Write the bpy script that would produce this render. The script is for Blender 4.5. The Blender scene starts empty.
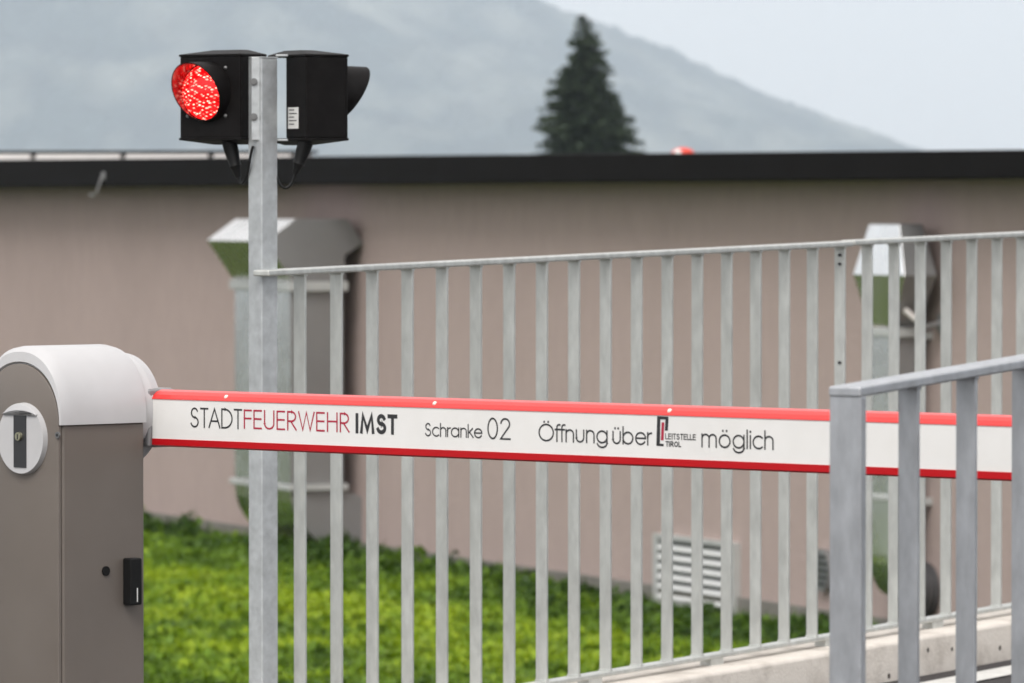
import bpy, math, random
import numpy as np
from mathutils import Vector, Matrix, noise
R = math.radians
random.seed(7)
rng = np.random.default_rng(11)
scene = bpy.context.scene
col = scene.collection

# ------------------------------------------------------------------ camera
FPX, HY, CH = 5787.0, 205.0, 1.25          # focal length in px, horizon row, camera height
PITCH = math.atan((341.5 - HY) / FPX)
cam_d = bpy.data.cameras.new('camera')
cam_d.sensor_width = 36.0
cam_d.lens = FPX / 1024 * 36.0
cam_d.clip_start, cam_d.clip_end = 0.1, 60000
cam_d.dof.use_dof = True
cam_d.dof.focus_distance = 10.6
cam_d.dof.aperture_fstop = 13.0
cam = bpy.data.objects.new('camera', cam_d)
cam.location = (0, 0, CH)
cam.rotation_euler = (math.pi / 2 - PITCH, 0, 0)
col.objects.link(cam)
scene.camera = cam

# ------------------------------------------------------------------ sky and sun (overcast)
SUN_EL, SUN_AZ = R(50), R(198)             # azimuth from +Y clockwise: behind the camera, a little left
world = bpy.data.worlds.new('World')
scene.world = world
world.use_nodes = True
wn, wl = world.node_tree.nodes, world.node_tree.links
wn.clear()
sky = wn.new('ShaderNodeTexSky')
sky.sky_type = 'NISHITA'
sky.sun_disc = False
sky.sun_elevation, sky.sun_rotation = SUN_EL, SUN_AZ
sky.air_density, sky.dust_density, sky.ozone_density = 1.0, 2.0, 1.0
hs = wn.new('ShaderNodeHueSaturation')
hs.inputs['Saturation'].default_value = 0.2       # a closed cloud layer: nearly grey
tc = wn.new('ShaderNodeTexCoord')
cn = wn.new('ShaderNodeTexNoise')
cn.inputs['Scale'].default_value = 3.0
cn.inputs['Detail'].default_value = 5.0
cr = wn.new('ShaderNodeMapRange')
cr.inputs['To Min'].default_value, cr.inputs['To Max'].default_value = 0.88, 1.12
mx = wn.new('ShaderNodeMix')
mx.data_type = 'RGBA'
mx.blend_type = 'MULTIPLY'
mx.inputs[0].default_value = 1.0
bg = wn.new('ShaderNodeBackground')
bg.inputs['Strength'].default_value = 0.15
wo = wn.new('ShaderNodeOutputWorld')
wl.new(sky.outputs[0], hs.inputs['Color'])
wl.new(tc.outputs['Generated'], cn.inputs['Vector'])
wl.new(cn.outputs['Fac'], cr.inputs['Value'])
ov = wn.new('ShaderNodeMix')                        # the even grey-white cloud layer over that sky
ov.data_type = 'RGBA'
ov.inputs[0].default_value = 0.75
ov.inputs[7].default_value = (5.1, 4.78, 4.58, 1)
wl.new(hs.outputs[0], ov.inputs[6])
wl.new(ov.outputs[2], mx.inputs[6])
wl.new(cr.outputs[0], mx.inputs[7])
wl.new(mx.outputs[2], bg.inputs['Color'])
wl.new(bg.outputs[0], wo.inputs['Surface'])
sun_d = bpy.data.lights.new('sun', 'SUN')
sun_d.energy = 1.5
sun_d.angle = R(30)
sun_d.color = (1.0, 0.97, 0.93)
sun = bpy.data.objects.new('sun', sun_d)
sd = Vector((math.sin(SUN_AZ) * math.cos(SUN_EL), math.cos(SUN_AZ) * math.cos(SUN_EL), math.sin(SUN_EL)))
sun.rotation_euler = sd.to_track_quat('Z', 'Y').to_euler()
col.objects.link(sun)
scene.view_settings.view_transform = 'Standard'
scene.view_settings.look = 'None'
scene.view_settings.gamma = 1.0
scene.view_settings.exposure = 0.80
scene.render.engine = 'CYCLES'
scene.cycles.volume_bounces = 5
scene.cycles.max_bounces = 8
scene.cycles.use_denoising = True

# ------------------------------------------------------------------ helpers
def ray(px, py):
    xc, yc = (px - 512) / FPX, -(py - 341.5) / FPX
    f = Vector((0, math.cos(PITCH), -math.sin(PITCH)))
    u = Vector((0, math.sin(PITCH), math.cos(PITCH)))
    return Vector((1, 0, 0)) * xc + u * yc + f

def at(px, py, Y):
    d = ray(px, py)
    return Vector((0, 0, CH)) + d * (Y / d.y)

def hit(px, py, p0, n):
    d = ray(px, py)
    o = Vector((0, 0, CH))
    return o + d * ((p0 - o).dot(n) / d.dot(n))

class Frame:
    """origin and three unit axes"""
    def __init__(s, o, x, y, z=Vector((0, 0, 1))):
        s.o, s.x, s.y, s.z = Vector(o), Vector(x).normalized(), Vector(y).normalized(), Vector(z).normalized()
    def __call__(s, a, b, c):
        return s.o + s.x * a + s.y * b + s.z * c
    def local(s, p):
        d = Vector(p) - s.o
        return d.dot(s.x), d.dot(s.y), d.dot(s.z)

class MB:
    def __init__(s):
        s.v, s.f, s.m = [], [], []
    def face(s, idx, m=0):
        s.f.append(tuple(idx)); s.m.append(m)
    def box(s, F, a, b, m=0):
        k = len(s.v)
        for z in (a[2], b[2]):
            for y in (a[1], b[1]):
                for x in (a[0], b[0]):
                    s.v.append(F(x, y, z))
        for q in ((0, 2, 3, 1), (4, 5, 7, 6), (0, 1, 5, 4), (2, 6, 7, 3), (0, 4, 6, 2), (1, 3, 7, 5)):
            s.face([k + i for i in q], m)
        return s
    def prism(s, bottom, top, m=0, cap_m=None):
        """two loops of the same length"""
        k, n = len(s.v), len(bottom)
        s.v += list(bottom) + list(top)
        for i in range(n):
            j = (i + 1) % n
            s.face((k + i, k + j, k + n + j, k + n + i), m)
        s.face([k + i for i in reversed(range(n))], m if cap_m is None else cap_m)
        s.face([k + n + i for i in range(n)], m if cap_m is None else cap_m)
        return s
    def loops(s, loops, m=0, closed=True, cap0=True, cap1=True):
        k, n = len(s.v), len(loops[0])
        for L in loops:
            s.v += list(L)
        for a in range(len(loops) - 1):
            for i in range(n if closed else n - 1):
                j = (i + 1) % n
                s.face((k + a * n + i, k + a * n + j, k + (a + 1) * n + j, k + (a + 1) * n + i), m)
        if closed and cap0:
            s.face([k + i for i in reversed(range(n))], m)
        if closed and cap1:
            q = k + (len(loops) - 1) * n
            s.face([q + i for i in range(n)], m)
        return s
    def cyl(s, p0, p1, r0, r1=None, n=20, m=0, cap0=True, cap1=True):
        r1 = r0 if r1 is None else r1
        ax = (p1 - p0).normalized()
        e = ax.orthogonal().normalized(); g = ax.cross(e)
        L = [[p + (e * math.cos(t) + g * math.sin(t)) * r for t in [2 * math.pi * i / n for i in range(n)]]
             for p, r in ((p0, r0), (p1, r1))]
        return s.loops(L, m, True, cap0, cap1)
    def tube(s, pts, r, n=8, m=0):
        L = []
        e = None
        for i, p in enumerate(pts):
            t = (pts[min(i + 1, len(pts) - 1)] - pts[max(i - 1, 0)]).normalized()
            e = t.orthogonal().normalized() if e is None else (e - t * e.dot(t)).normalized()
            g = t.cross(e)
            rr = r[i] if isinstance(r, (list, tuple)) else r
            L.append([p + (e * math.cos(a) + g * math.sin(a)) * rr for a in [2 * math.pi * k / n for k in range(n)]])
        return s.loops(L, m)
    def dome(s, c, ax, r, h, n=16, rings=5, m=0):
        ax = ax.normalized()
        e = ax.orthogonal().normalized(); g = ax.cross(e)
        L = []
        for k in range(rings + 1):
            a = math.pi / 2 * k / rings
            rr, hh = max(r * math.cos(a), r * 0.02), h * math.sin(a)
            L.append([c + ax * hh + (e * math.cos(t) + g * math.sin(t)) * rr for t in [2 * math.pi * i / n for i in range(n)]])
        return s.loops(L, m)
    def build(s, name, mats, parent=None, smooth=False, bevel=0.0, seg=2, label=None):
        me = bpy.data.meshes.new(name)
        me.from_pydata([tuple(p) for p in s.v], [], s.f)
        if not isinstance(mats, (list, tuple)):
            mats = [mats]
        for mt in mats:
            me.materials.append(mt)
        me.polygons.foreach_set('material_index', s.m)
        me.update()
        import bmesh
        bm = bmesh.new(); bm.from_mesh(me)
        bmesh.ops.recalc_face_normals(bm, faces=bm.faces)
        bm.to_mesh(me); bm.free()
        if smooth:
            me.shade_smooth()
            me.set_sharp_from_angle(angle=R(38))
        o = bpy.data.objects.new(name, me)
        col.objects.link(o)
        if bevel:
            bv = o.modifiers.new('bevel', 'BEVEL')
            bv.width, bv.segments, bv.limit_method = bevel, seg, 'ANGLE'
            bv.angle_limit = R(30)
            bv.harden_normals = True
            me.shade_smooth()
            me.set_sharp_from_angle(angle=R(50 if seg > 1 else 15))
        if parent is not None:
            set_parent(o, parent)
        if label:
            o['label'] = label
        return o

def set_parent(o, p):
    def world_of(q):
        return q.matrix_basis.copy() if q.parent is None else world_of(q.parent) @ q.matrix_parent_inverse @ q.matrix_basis
    o.parent = p
    o.matrix_parent_inverse = world_of(p).inverted()

def thing(name, label, cat, loc, group=None):
    o = bpy.data.objects.new(name, None)
    o.empty_display_size = 0.1
    col.objects.link(o)
    o.location = loc
    return tag(o, label, cat, group)

def tag(o, label=None, cat=None, group=None, kind=None):
    for k, v in (('label', label), ('category', cat), ('group', group), ('kind', kind)):
        if v:
            o[k] = v
    return o

def mat(name, rgb, rough=0.6, metal=0.0, spec=0.5, var=0.0, vscale=20.0, bump=0.0, bscale=200.0, rvar=0.0,
        stretch=None, detail=4.0, coat=0.0, dirt=0.0, dscale=3.0, dcol=None, rand=False):
    """principled with noise colour variation, roughness variation, bump and blotchy dirt in object space"""
    m = bpy.data.materials.new(name)
    m.use_nodes = True
    nt = m.node_tree; N, L = nt.nodes, nt.links
    p = N['Principled BSDF']
    p.inputs['Base Color'].default_value = (*rgb, 1)
    p.inputs['Roughness'].default_value = rough
    p.inputs['Metallic'].default_value = metal
    p.inputs['Specular IOR Level'].default_value = spec
    p.inputs['Coat Weight'].default_value = coat
    tcn = N.new('ShaderNodeTexCoord')
    vec = tcn.outputs['Object']
    if rand:                                         # every copy gets its own grain
        oi = N.new('ShaderNodeObjectInfo'); mr = N.new('ShaderNodeVectorMath'); mr.operation = 'MULTIPLY_ADD'
        mr.inputs[1].default_value = (31.0, 17.0, 23.0)
        L.new(oi.outputs['Random'], mr.inputs[0]); L.new(vec, mr.inputs[2]); vec = mr.outputs[0]
    if stretch:
        mp = N.new('ShaderNodeMapping')
        mp.inputs['Scale'].default_value = stretch
        L.new(vec, mp.inputs['Vector']); vec = mp.outputs[0]
    def tex(sc, det=detail):
        t = N.new('ShaderNodeTexNoise')
        t.inputs['Scale'].default_value = sc
        t.inputs['Detail'].default_value = det
        t.inputs['Roughness'].default_value = 0.6
        L.new(vec, t.inputs['Vector'])
        return t
    def rng_(src, a, b, fa=0.3, fb=0.7):
        r = N.new('ShaderNodeMapRange')
        r.inputs['From Min'].default_value, r.inputs['From Max'].default_value = fa, fb
        r.inputs['To Min'].default_value, r.inputs['To Max'].default_value = a, b
        L.new(src, r.inputs['Value'])
        return r.outputs[0]
    colour = None
    if var:
        t = tex(vscale)
        k = N.new('ShaderNodeMix'); k.data_type = 'RGBA'; k.blend_type = 'MULTIPLY'
        k.inputs[0].default_value = 1.0
        k.inputs[6].default_value = (*rgb, 1)
        L.new(rng_(t.outputs['Fac'], 1 - var, 1 + var), k.inputs[7])
        colour = k.outputs[2]
    if dirt:
        t = tex(dscale, 8.0)
        k = N.new('ShaderNodeMix'); k.data_type = 'RGBA'
        L.new(rng_(t.outputs['Fac'], 0.0, dirt, 0.45, 0.75), k.inputs[0])
        if colour is None:
            k.inputs[6].default_value = (*rgb, 1)
        else:
            L.new(colour, k.inputs[6])
        k.inputs[7].default_value = (*(dcol or tuple(c * 0.45 for c in rgb)), 1)
        colour = k.outputs[2]
    if colour is not None:
        L.new(colour, p.inputs['Base Color'])
    if rvar:
        t = tex(vscale * 1.7)
        L.new(rng_(t.outputs['Fac'], max(0.02, rough - rvar), min(1, rough + rvar)), p.inputs['Roughness'])
    if bump:
        t = tex(bscale)
        b = N.new('ShaderNodeBump')
        b.inputs['Strength'].default_value = bump
        b.inputs['Distance'].default_value = 0.01
        L.new(t.outputs['Fac'], b.inputs['Height'])
        L.new(b.outputs[0], p.inputs['Normal'])
    return m

M = {}
M['galv'] = mat('galvanised steel', (0.52, 0.54, 0.55), 0.46, 0.55, var=0.14, vscale=45, rvar=0.1, bump=0.05, bscale=300, dirt=0.35, dscale=14, dcol=(0.36, 0.38, 0.37))
M['galv_bar'] = mat('galvanised flat bar', (0.60, 0.61, 0.585), 0.42, 0.62, var=0.13, vscale=40, rvar=0.1, bump=0.05, bscale=250, dirt=0.4, dscale=7, dcol=(0.38, 0.39, 0.36), rand=True, stretch=(1, 1, .35))
M['galv_near'] = mat('galvanised near rail', (0.49, 0.505, 0.53), 0.40, 0.7, var=0.14, vscale=45, rvar=0.1, dirt=0.35, dscale=12, dcol=(0.32, 0.33, 0.34), rand=True, stretch=(1, 1, .4))
M['taupe'] = mat('taupe powder coat', (0.158, 0.135, 0.117), 0.42, 0.0, var=0.05, vscale=6, bump=0.06, bscale=900, rvar=0.05, dirt=0.22, dscale=5, dcol=(0.20, 0.18, 0.16))
M['lgrey'] = mat('light grey plastic', (0.53, 0.525, 0.53), 0.38, 0.0, var=0.03, vscale=9, rvar=0.06, dirt=0.12, dscale=10)
M['clamp'] = mat('clamp grey', (0.27, 0.265, 0.27), 0.4, 0.2, var=0.05)
M['black'] = mat('black plastic', (0.008, 0.008, 0.008), 0.45, 0.0, 0.2, var=0.2, vscale=40, rvar=0.1)
M['head'] = mat('black polycarbonate', (0.006, 0.005, 0.005), 0.55, 0.0, 0.12, var=0.2, vscale=30, bump=0.05, bscale=700, dirt=0.3, dscale=25, dcol=(0.02, 0.019, 0.018))
M['white'] = mat('white boom paint', (0.80, 0.79, 0.77), 0.35, 0.0, var=0.02, vscale=8, dirt=0.3, dscale=6, dcol=(0.64, 0.62, 0.57))
M['red'] = mat('red strip', (0.68, 0.022, 0.018), 0.42, 0.0, 0.6, var=0.05, vscale=12, coat=0.5)  # boom red lightened: sky light on the upward-facing strip is in the colour
M['shaded_red'] = mat('shaded red strip', (0.50, 0.003, 0.008), 0.45, 0.0, 0.3, var=0.05, vscale=12)  # same boom red darkened: shade on the lower strip is in the colour
M['ink'] = mat('black print', (0.025, 0.025, 0.027), 0.5)
M['redink'] = mat('red print', (0.42, 0.012, 0.045), 0.5)
M['brass'] = mat('brass', (0.50, 0.48, 0.34), 0.3, 0.9)
M['slot'] = mat('dark slot', (0.03, 0.03, 0.033), 0.35)
M['bolt'] = mat('zinc bolt', (0.22, 0.22, 0.22), 0.4, 0.7)
M['sticker'] = mat('sticker', (0.72, 0.72, 0.70), 0.5)
M['led'] = mat('stud', (0.9, 0.85, 0.75), 0.2)
M['plaster'] = mat('taupe plaster', (0.425, 0.337, 0.31), 0.9, 0.0, 0.2, var=0.035, vscale=9, bump=0.8, bscale=45, dirt=0.2, dscale=0.9, dcol=(0.30, 0.24, 0.215), stretch=(1, 1, .5))
M['plinth'] = mat('plinth', (0.20, 0.19, 0.17), 0.9, 0.0, 0.2, var=0.15, vscale=5)
M['fascia'] = mat('dark fascia sheet', (0.007, 0.006, 0.006), 0.7, 0.0, 0.06, var=0.15, vscale=2)
M['coping'] = mat('pale roof sheet', (0.74, 0.70, 0.67), 0.4, 0.0, var=0.05, vscale=2)
M['stainless'] = mat('stainless sheet', (0.84, 0.84, 0.83), 0.27, 1.0, var=0.07, vscale=2, rvar=0.05)
M['duct_side'] = mat('dull zinc sheet', (0.30, 0.30, 0.30), 0.45, 0.6, var=0.08, vscale=2, rvar=0.08)
M['grille'] = mat('grille aluminium', (0.50, 0.51, 0.50), 0.45, 0.2, var=.08, vscale=6)
M['pipe'] = mat('dark spiral pipe', (0.12, 0.12, 0.125), 0.4, 0.6, var=.1, vscale=8)
M['slat'] = mat('slat aluminium', (0.72, 0.73, 0.72), 0.4, 0.1)
M['concrete'] = mat('cast concrete', (0.72, 0.67, 0.61), 0.88, 0.0, 0.25, var=0.07, vscale=9, bump=0.3, bscale=120, dirt=0.85, dscale=9, dcol=(0.36, 0.32, 0.28))
M['pit'] = mat('tie hole', (0.06, 0.05, 0.045), 0.95)
M['asphalt'] = mat('asphalt', (0.055, 0.05, 0.05), 0.9, 0.0, 0.3, var=0.35, vscale=160, bump=0.6, bscale=180)
M['line'] = mat('road paint', (0.62, 0.61, 0.58), 0.7, var=0.08, vscale=30, dirt=0.4, dscale=20, dcol=(0.3, 0.29, 0.28))
M['field'] = mat('plain ground', (0.11, 0.11, 0.095), 0.95, 0.0, 0.1, var=0.25, vscale=0.6)
M['soil'] = mat('lawn ground', (0.050, 0.072, 0.018), 0.95, 0.0, 0.1, var=0.4, vscale=6)
M['bark'] = mat('bark', (0.06, 0.045, 0.035), 0.9, var=0.3, vscale=8)
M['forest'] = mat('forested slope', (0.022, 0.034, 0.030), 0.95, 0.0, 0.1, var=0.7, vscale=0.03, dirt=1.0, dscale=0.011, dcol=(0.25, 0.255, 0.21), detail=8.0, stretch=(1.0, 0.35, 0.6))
M['orange'] = mat('orange lens', (0.75, 0.06, 0.03), 0.3)

def leafmat(name, a, b, c, sss=0.25, rough=0.5, patch=0.6, tone=None):
    m = bpy.data.materials.new(name); m.use_nodes = True
    N, L = m.node_tree.nodes, m.node_tree.links
    p = N['Principled BSDF']
    g = N.new('ShaderNodeNewGeometry')
    ramp = N.new('ShaderNodeValToRGB')
    ramp.color_ramp.elements[0].color = (*a, 1); ramp.color_ramp.elements[1].color = (*c, 1)
    e = ramp.color_ramp.elements.new(0.5); e.color = (*b, 1)
    t = N.new('ShaderNodeTexNoise'); t.inputs['Scale'].default_value = patch; t.inputs['Detail'].default_value = 3
    tcn = N.new('ShaderNodeTexCoord')
    L.new(tcn.outputs['Object'], t.inputs['Vector'])
    ad = N.new('ShaderNodeMath'); ad.operation = 'MULTIPLY_ADD'
    ad.inputs[1].default_value = 0.5
    L.new(g.outputs['Random Per Island'], ad.inputs[0])
    r = N.new('ShaderNodeMapRange'); r.inputs['From Min'].default_value, r.inputs['From Max'].default_value = 0.35, 0.65
    r.inputs['To Min'].default_value, r.inputs['To Max'].default_value = -0.05, 0.55
    L.new(t.outputs['Fac'], r.inputs['Value'])
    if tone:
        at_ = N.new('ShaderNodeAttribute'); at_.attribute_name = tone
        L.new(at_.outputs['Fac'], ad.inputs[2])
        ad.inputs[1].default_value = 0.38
    else:
        L.new(r.outputs[0], ad.inputs[2])
    L.new(ad.outputs[0], ramp.inputs['Fac'])
    L.new(ramp.outputs[0], p.inputs['Base Color'])
    p.inputs['Roughness'].default_value = rough
    p.inputs['Specular IOR Level'].default_value = 0.35
    tr = N.new('ShaderNodeBsdfTranslucent'); L.new(ramp.outputs[0], tr.inputs['Color'])
    ms = N.new('ShaderNodeMixShader'); ms.inputs[0].default_value = sss
    L.new(p.outputs[0], ms.inputs[1]); L.new(tr.outputs[0], ms.inputs[2])
    L.new(ms.outputs[0], N['Material Output'].inputs['Surface'])
    return m
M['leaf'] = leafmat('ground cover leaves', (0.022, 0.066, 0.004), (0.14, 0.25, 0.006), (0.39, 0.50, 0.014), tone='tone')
M['needle'] = leafmat('spruce needles', (0.014, 0.028, 0.012), (0.028, 0.046, 0.020), (0.05, 0.07, 0.03), sss=0.08, rough=0.7)

# ------------------------------------------------------------------ setting: ground, road, hills
LAWN_Z = -1.24
FD = Vector((0.527, 0.85, 0)).normalized()          # direction of both railings (away, to the right)
FN = Vector((FD.y, -FD.x, 0))                        # towards the road
POLE = Vector((at(263, 300, 12.68).x, 12.68, 0))
def road_z(s):
    return -0.02 + 0.019 * s
g = MB()
g.v = [Vector(p) for p in ((-9000, -3000, LAWN_Z), (9000, -3000, LAWN_Z), (9000, 12500, LAWN_Z), (-9000, 12500, LAWN_Z))]
g.face((0, 1, 2, 3))
tag(g.build('ground', M['field']), kind='structure')

RF = Frame(POLE, FD, FN)                            # along the fence, towards the road, up
rd = MB()
S0, S1 = -18.0, 40.0
top = [RF(S0, 0.1, road_z(S0)), RF(S1, 0.1, road_z(S1)), RF(S1, 16, road_z(S1)), RF(S0, 16, road_z(S0))]
bot = [Vector((p.x, p.y, LAWN_Z - 0.4)) for p in top]
rd.prism(bot, top)
tag(rd.build('road', M['asphalt']), kind='structure')
ln = MB()
def strip(mb, d0, d1, dz, s0=S0, s1=S1):
    k = len(mb.v)
    for s, d in ((s0, d0), (s1, d0), (s1, d1), (s0, d1)):
        mb.v.append(RF(s, d, road_z(s) + dz))
    mb.face((k, k + 1, k + 2, k + 3))
strip(ln, 0.27, 0.38, 0.004)
tag(ln.build('road_edge_line', M['line']), kind='structure')

def fbm(x, y, sc, o=4):
    return noise.fractal(Vector((x * sc, y * sc, 3.7)), 1.0, 2.0, o)

def hill(name, ridge, Y, front, back, dx, dy, rough, seed, m):
    """ridge = pixel outline at distance Y, a real slope in front of and behind the crest"""
    xs = [p[0] for p in ridge]; ys = [p[1] for p in ridge]
    X0, X1 = at(xs[0], 200, Y).x, at(xs[-1], 200, Y).x
    nx = int((X1 - X0) / dx) + 1
    rows = list(np.arange(Y - front, Y + back + 1, dy))
    v, f = [], []
    for j, y in enumerate(rows):
        for i in range(nx):
            x = X0 + dx * i
            px = x / Y * FPX + 512
            py = np.interp(px, xs, ys)
            hgt = at(px, py, Y).z - LAWN_Z
            k = (y - (Y - front)) / front if y < Y else 1 - (y - Y) / back
            k = max(0.0, k)
            k = k ** 0.85
            h = hgt * k + fbm(x, y, 1 / 300, 5) * 48 * min(1, k * 3) * (1 - k) \
                + (noise.noise(Vector((x / 9.0, y / 9.0, seed))) + 0.6 * noise.noise(Vector((x / 23.0, y / 23.0, seed)))) * rough * min(1, k * 4)
            if k == 0:
                h = -5
            v.append((x, y, LAWN_Z + h))
    for j in range(len(rows) - 1):
        for i in range(nx - 1):
            a = j * nx + i
            f.append((a, a + 1, a + nx + 1, a + nx))
    me = bpy.data.meshes.new(name); me.from_pydata(v, [], f); me.materials.append(m); me.update()
    o = bpy.data.objects.new(name, me); col.objects.link(o)
    return tag(o, kind='structure')
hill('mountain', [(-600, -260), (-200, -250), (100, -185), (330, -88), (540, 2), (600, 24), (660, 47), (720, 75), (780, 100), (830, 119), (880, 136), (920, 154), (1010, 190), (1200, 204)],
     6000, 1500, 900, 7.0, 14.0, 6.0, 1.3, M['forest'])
# ------------------------------------------------------------------ fire station hall
WT = Vector((0.395, -0.918, 0)).normalized()        # along the wall, towards the right and nearer
WN = Vector((WT.y, -WT.x, 0))                        # out of the wall, towards the lawn
W0 = at(145, 525, 45.0); W0.z = LAWN_Z
WF = Frame(W0, WT, WN)                              # (along, out, up)
def wall_t(px, out=0.0, py=300):
    p = hit(px, py, WF(0, out, 0), WN)
    return WF.local(p)[0]
def wall_h(px, py, out=0.0):
    p = hit(px, py, WF(0, out, 0), WN)
    return p.z - LAWN_Z
hall = thing('flat_roofed_hall', 'low taupe rendered hall with flat dark edged roof behind the lawn', 'building', W0)
TL, TR, DEP = -16.0, 22.0, 11.0
HB = wall_h(500, 183.5)                             # underside of the eaves
def fas_top(t):
    a, b = wall_t(0), wall_t(1010)
    ha, hb = wall_h(0, 160), wall_h(1010, 150.5)
    return ha + (hb - ha) * (t - a) / (b - a)
b = MB(); b.box(WF, (TL, -DEP, -0.6), (TR, 0, HB + 0.02)); b.build('wall', M['plaster'], hall)
b = MB(); b.box(WF, (TL, 0.0, -0.6), (TR, 0.025, 0.11)); b.build('plinth', M['plinth'], hall, bevel=0.008)
OUT = 0.32
rf = MB()
lo = [WF(TL - .3, OUT, HB), WF(TR + .3, OUT, HB), WF(TR + .3, -DEP - .3, HB), WF(TL - .3, -DEP - .3, HB)]
hi = [WF(TL - .3, OUT, fas_top(TL)), WF(TR + .3, OUT, fas_top(TR)), WF(TR + .3, -DEP - .3, fas_top(TR)), WF(TL - .3, -DEP - .3, fas_top(TL))]
rf.prism(lo, hi)
roof = rf.build('roof', M['fascia'], hall, bevel=0.012)
# pale sheets on the roof edge, left part, with a dark cap strip
edges = [-120, -25, 66, 157, 246, 330]
for a, c in zip(edges[:-1], edges[1:]):
    t0, t1 = wall_t(a + 3), wall_t(c - 4)
    s = MB()
    k0, k1 = fas_top(t0), fas_top(t1)
    q0, q1 = max(k0 + .004, wall_h(a + 3, 152.5, OUT)), max(k1 + .004, wall_h(c - 4, 152.5, OUT))
    lo = [WF(t0, OUT - .03, k0 - .01), WF(t1, OUT - .03, k1 - .01), WF(t1, OUT - .22, k1 - .01), WF(t0, OUT - .22, k0 - .01)]
    hi = [WF(t0, OUT - .05, q0), WF(t1, OUT - .05, q1), WF(t1, OUT - .22, q1), WF(t0, OUT - .22, q0)]
    s.prism(lo, hi)
    s.build('roof_sheet', M['coping'], roof, bevel=0.008)
    s = MB()
    lo = [WF(t0 - .05, OUT - .04, q0 + .001), WF(t1 + .05, OUT - .04, q1 + .001), WF(t1 + .05, OUT - .24, q1 + .001), WF(t0 - .05, OUT - .24, q0 + .001)]
    hi = [p + Vector((0, 0, 0.02)) for p in lo]
    s.prism(lo, hi).build('cap_strip', M['fascia'], roof, bevel=0.004)
# louvred grille in the wall
gl, gr_ = wall_t(660), wall_t(741)
gb, gt = wall_h(700, 608.5), wall_h(700, 538)
fr = MB()
fr.box(WF, (gl, 0, gb), (gl + .05, .05, gt)); fr.box(WF, (gr_ - .05, 0, gb), (gr_, .05, gt))
fr.box(WF, (gl + .05, 0, gb), (gr_ - .05, .048, gb + .03)); fr.box(WF, (gl + .05, 0, gt - .03), (gr_ - .05, .048, gt))
fr.box(WF, (gl + .04, .001, gb + .02), (gr_ - .04, .006, gt - .02), 1)
gril = fr.build('ventilation_grille', [M['grille'], M['slot']], hall, label='light metal louvred air grille low in the wall')
ns = 6
for i in range(ns):
    z0 = gb + .035 + (gt - gb - .07) * i / ns
    hh = (gt - gb - .07) / ns
    s = MB()
    prof = [(.044, z0), (.047, z0 + .006), (.012, z0 + hh * .62), (.009, z0 + hh * .56)]
    s.prism([WF(gl + .052, o, z) for o, z in prof], [WF(gr_ - .052, o, z) for o, z in prof]).build('slat', M['slat'], gril)

lw = MB(); lw.v = [WF(TL - 4, -.02, .004), WF(TR - 6, -.02, .004), WF(TR - 6, 9.5, .004), WF(TL - 4, 9.5, .004)]; lw.face((0, 1, 2, 3))
tag(lw.build('lawn', M['soil']), kind='structure')

# small pale hook under the roof edge
t = wall_t(104, OUT)
hk = thing('roof_edge_hook', 'small pale metal hook hanging from the dark roof edge at left', 'hook', WF(t, OUT, wall_h(104, 172, OUT)))
b = MB(); b.box(WF, (t - .03, OUT - .01, wall_h(104, 180, OUT)), (t + .03, OUT + .012, wall_h(104, 172, OUT))); b.build('plate', M['duct_side'], hk, bevel=.01)
zz = wall_h(103, 181, OUT)
b = MB(); b.tube([WF(t, OUT + .015, zz + .03), WF(t + .01, OUT + .04, zz - .03), WF(t, OUT + .06, zz - .09), WF(t - .05, OUT + .07, zz - .12), WF(t - .11, OUT + .08, zz - .10)], .008); b.build('hook', M['duct_side'], hk, smooth=True)

# red and white lamp on the roof
P = at(683, 150, 37.2)
rz = LAWN_Z + fas_top(WF.local(P)[0]) - .018
bc = thing('roof_warning_lamp', 'tiny red and white domed lamp on the roof edge right of the spruce', 'lamp', (P.x, P.y, rz))
MB().cyl(Vector((P.x, P.y, rz - .01)), Vector((P.x, P.y, rz + .02)), .085).build('base', M['orange'], bc)
MB().dome(Vector((P.x, P.y, rz + .02)), Vector((0, 0, 1)), .078, .045).build('dome', M['orange'], bc, smooth=True)
MB().dome(Vector((P.x - .03, P.y - .045, rz + .03)), Vector((-.3, -.5, 1)), .035, .02).build('reflector', M['white'], bc, smooth=True)

# ------------------------------------------------------------------ sheet metal ducts on the wall
def profile_ext(prof, t0, t1, name, mats, parent, front=None, bevel=.006):
    """polygon in (out, up) drawn along the wall; front faces get the second material"""
    s = MB()
    s.prism([WF(t0, o, z) for o, z in prof], [WF(t1, o, z) for o, z in prof])
    n = len(prof)
    if front:
        for i in range(n):
            s.m[i] = 0 if i not in front else 1
    return s.build(name, mats, parent, bevel=bevel, seg=1)

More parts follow.
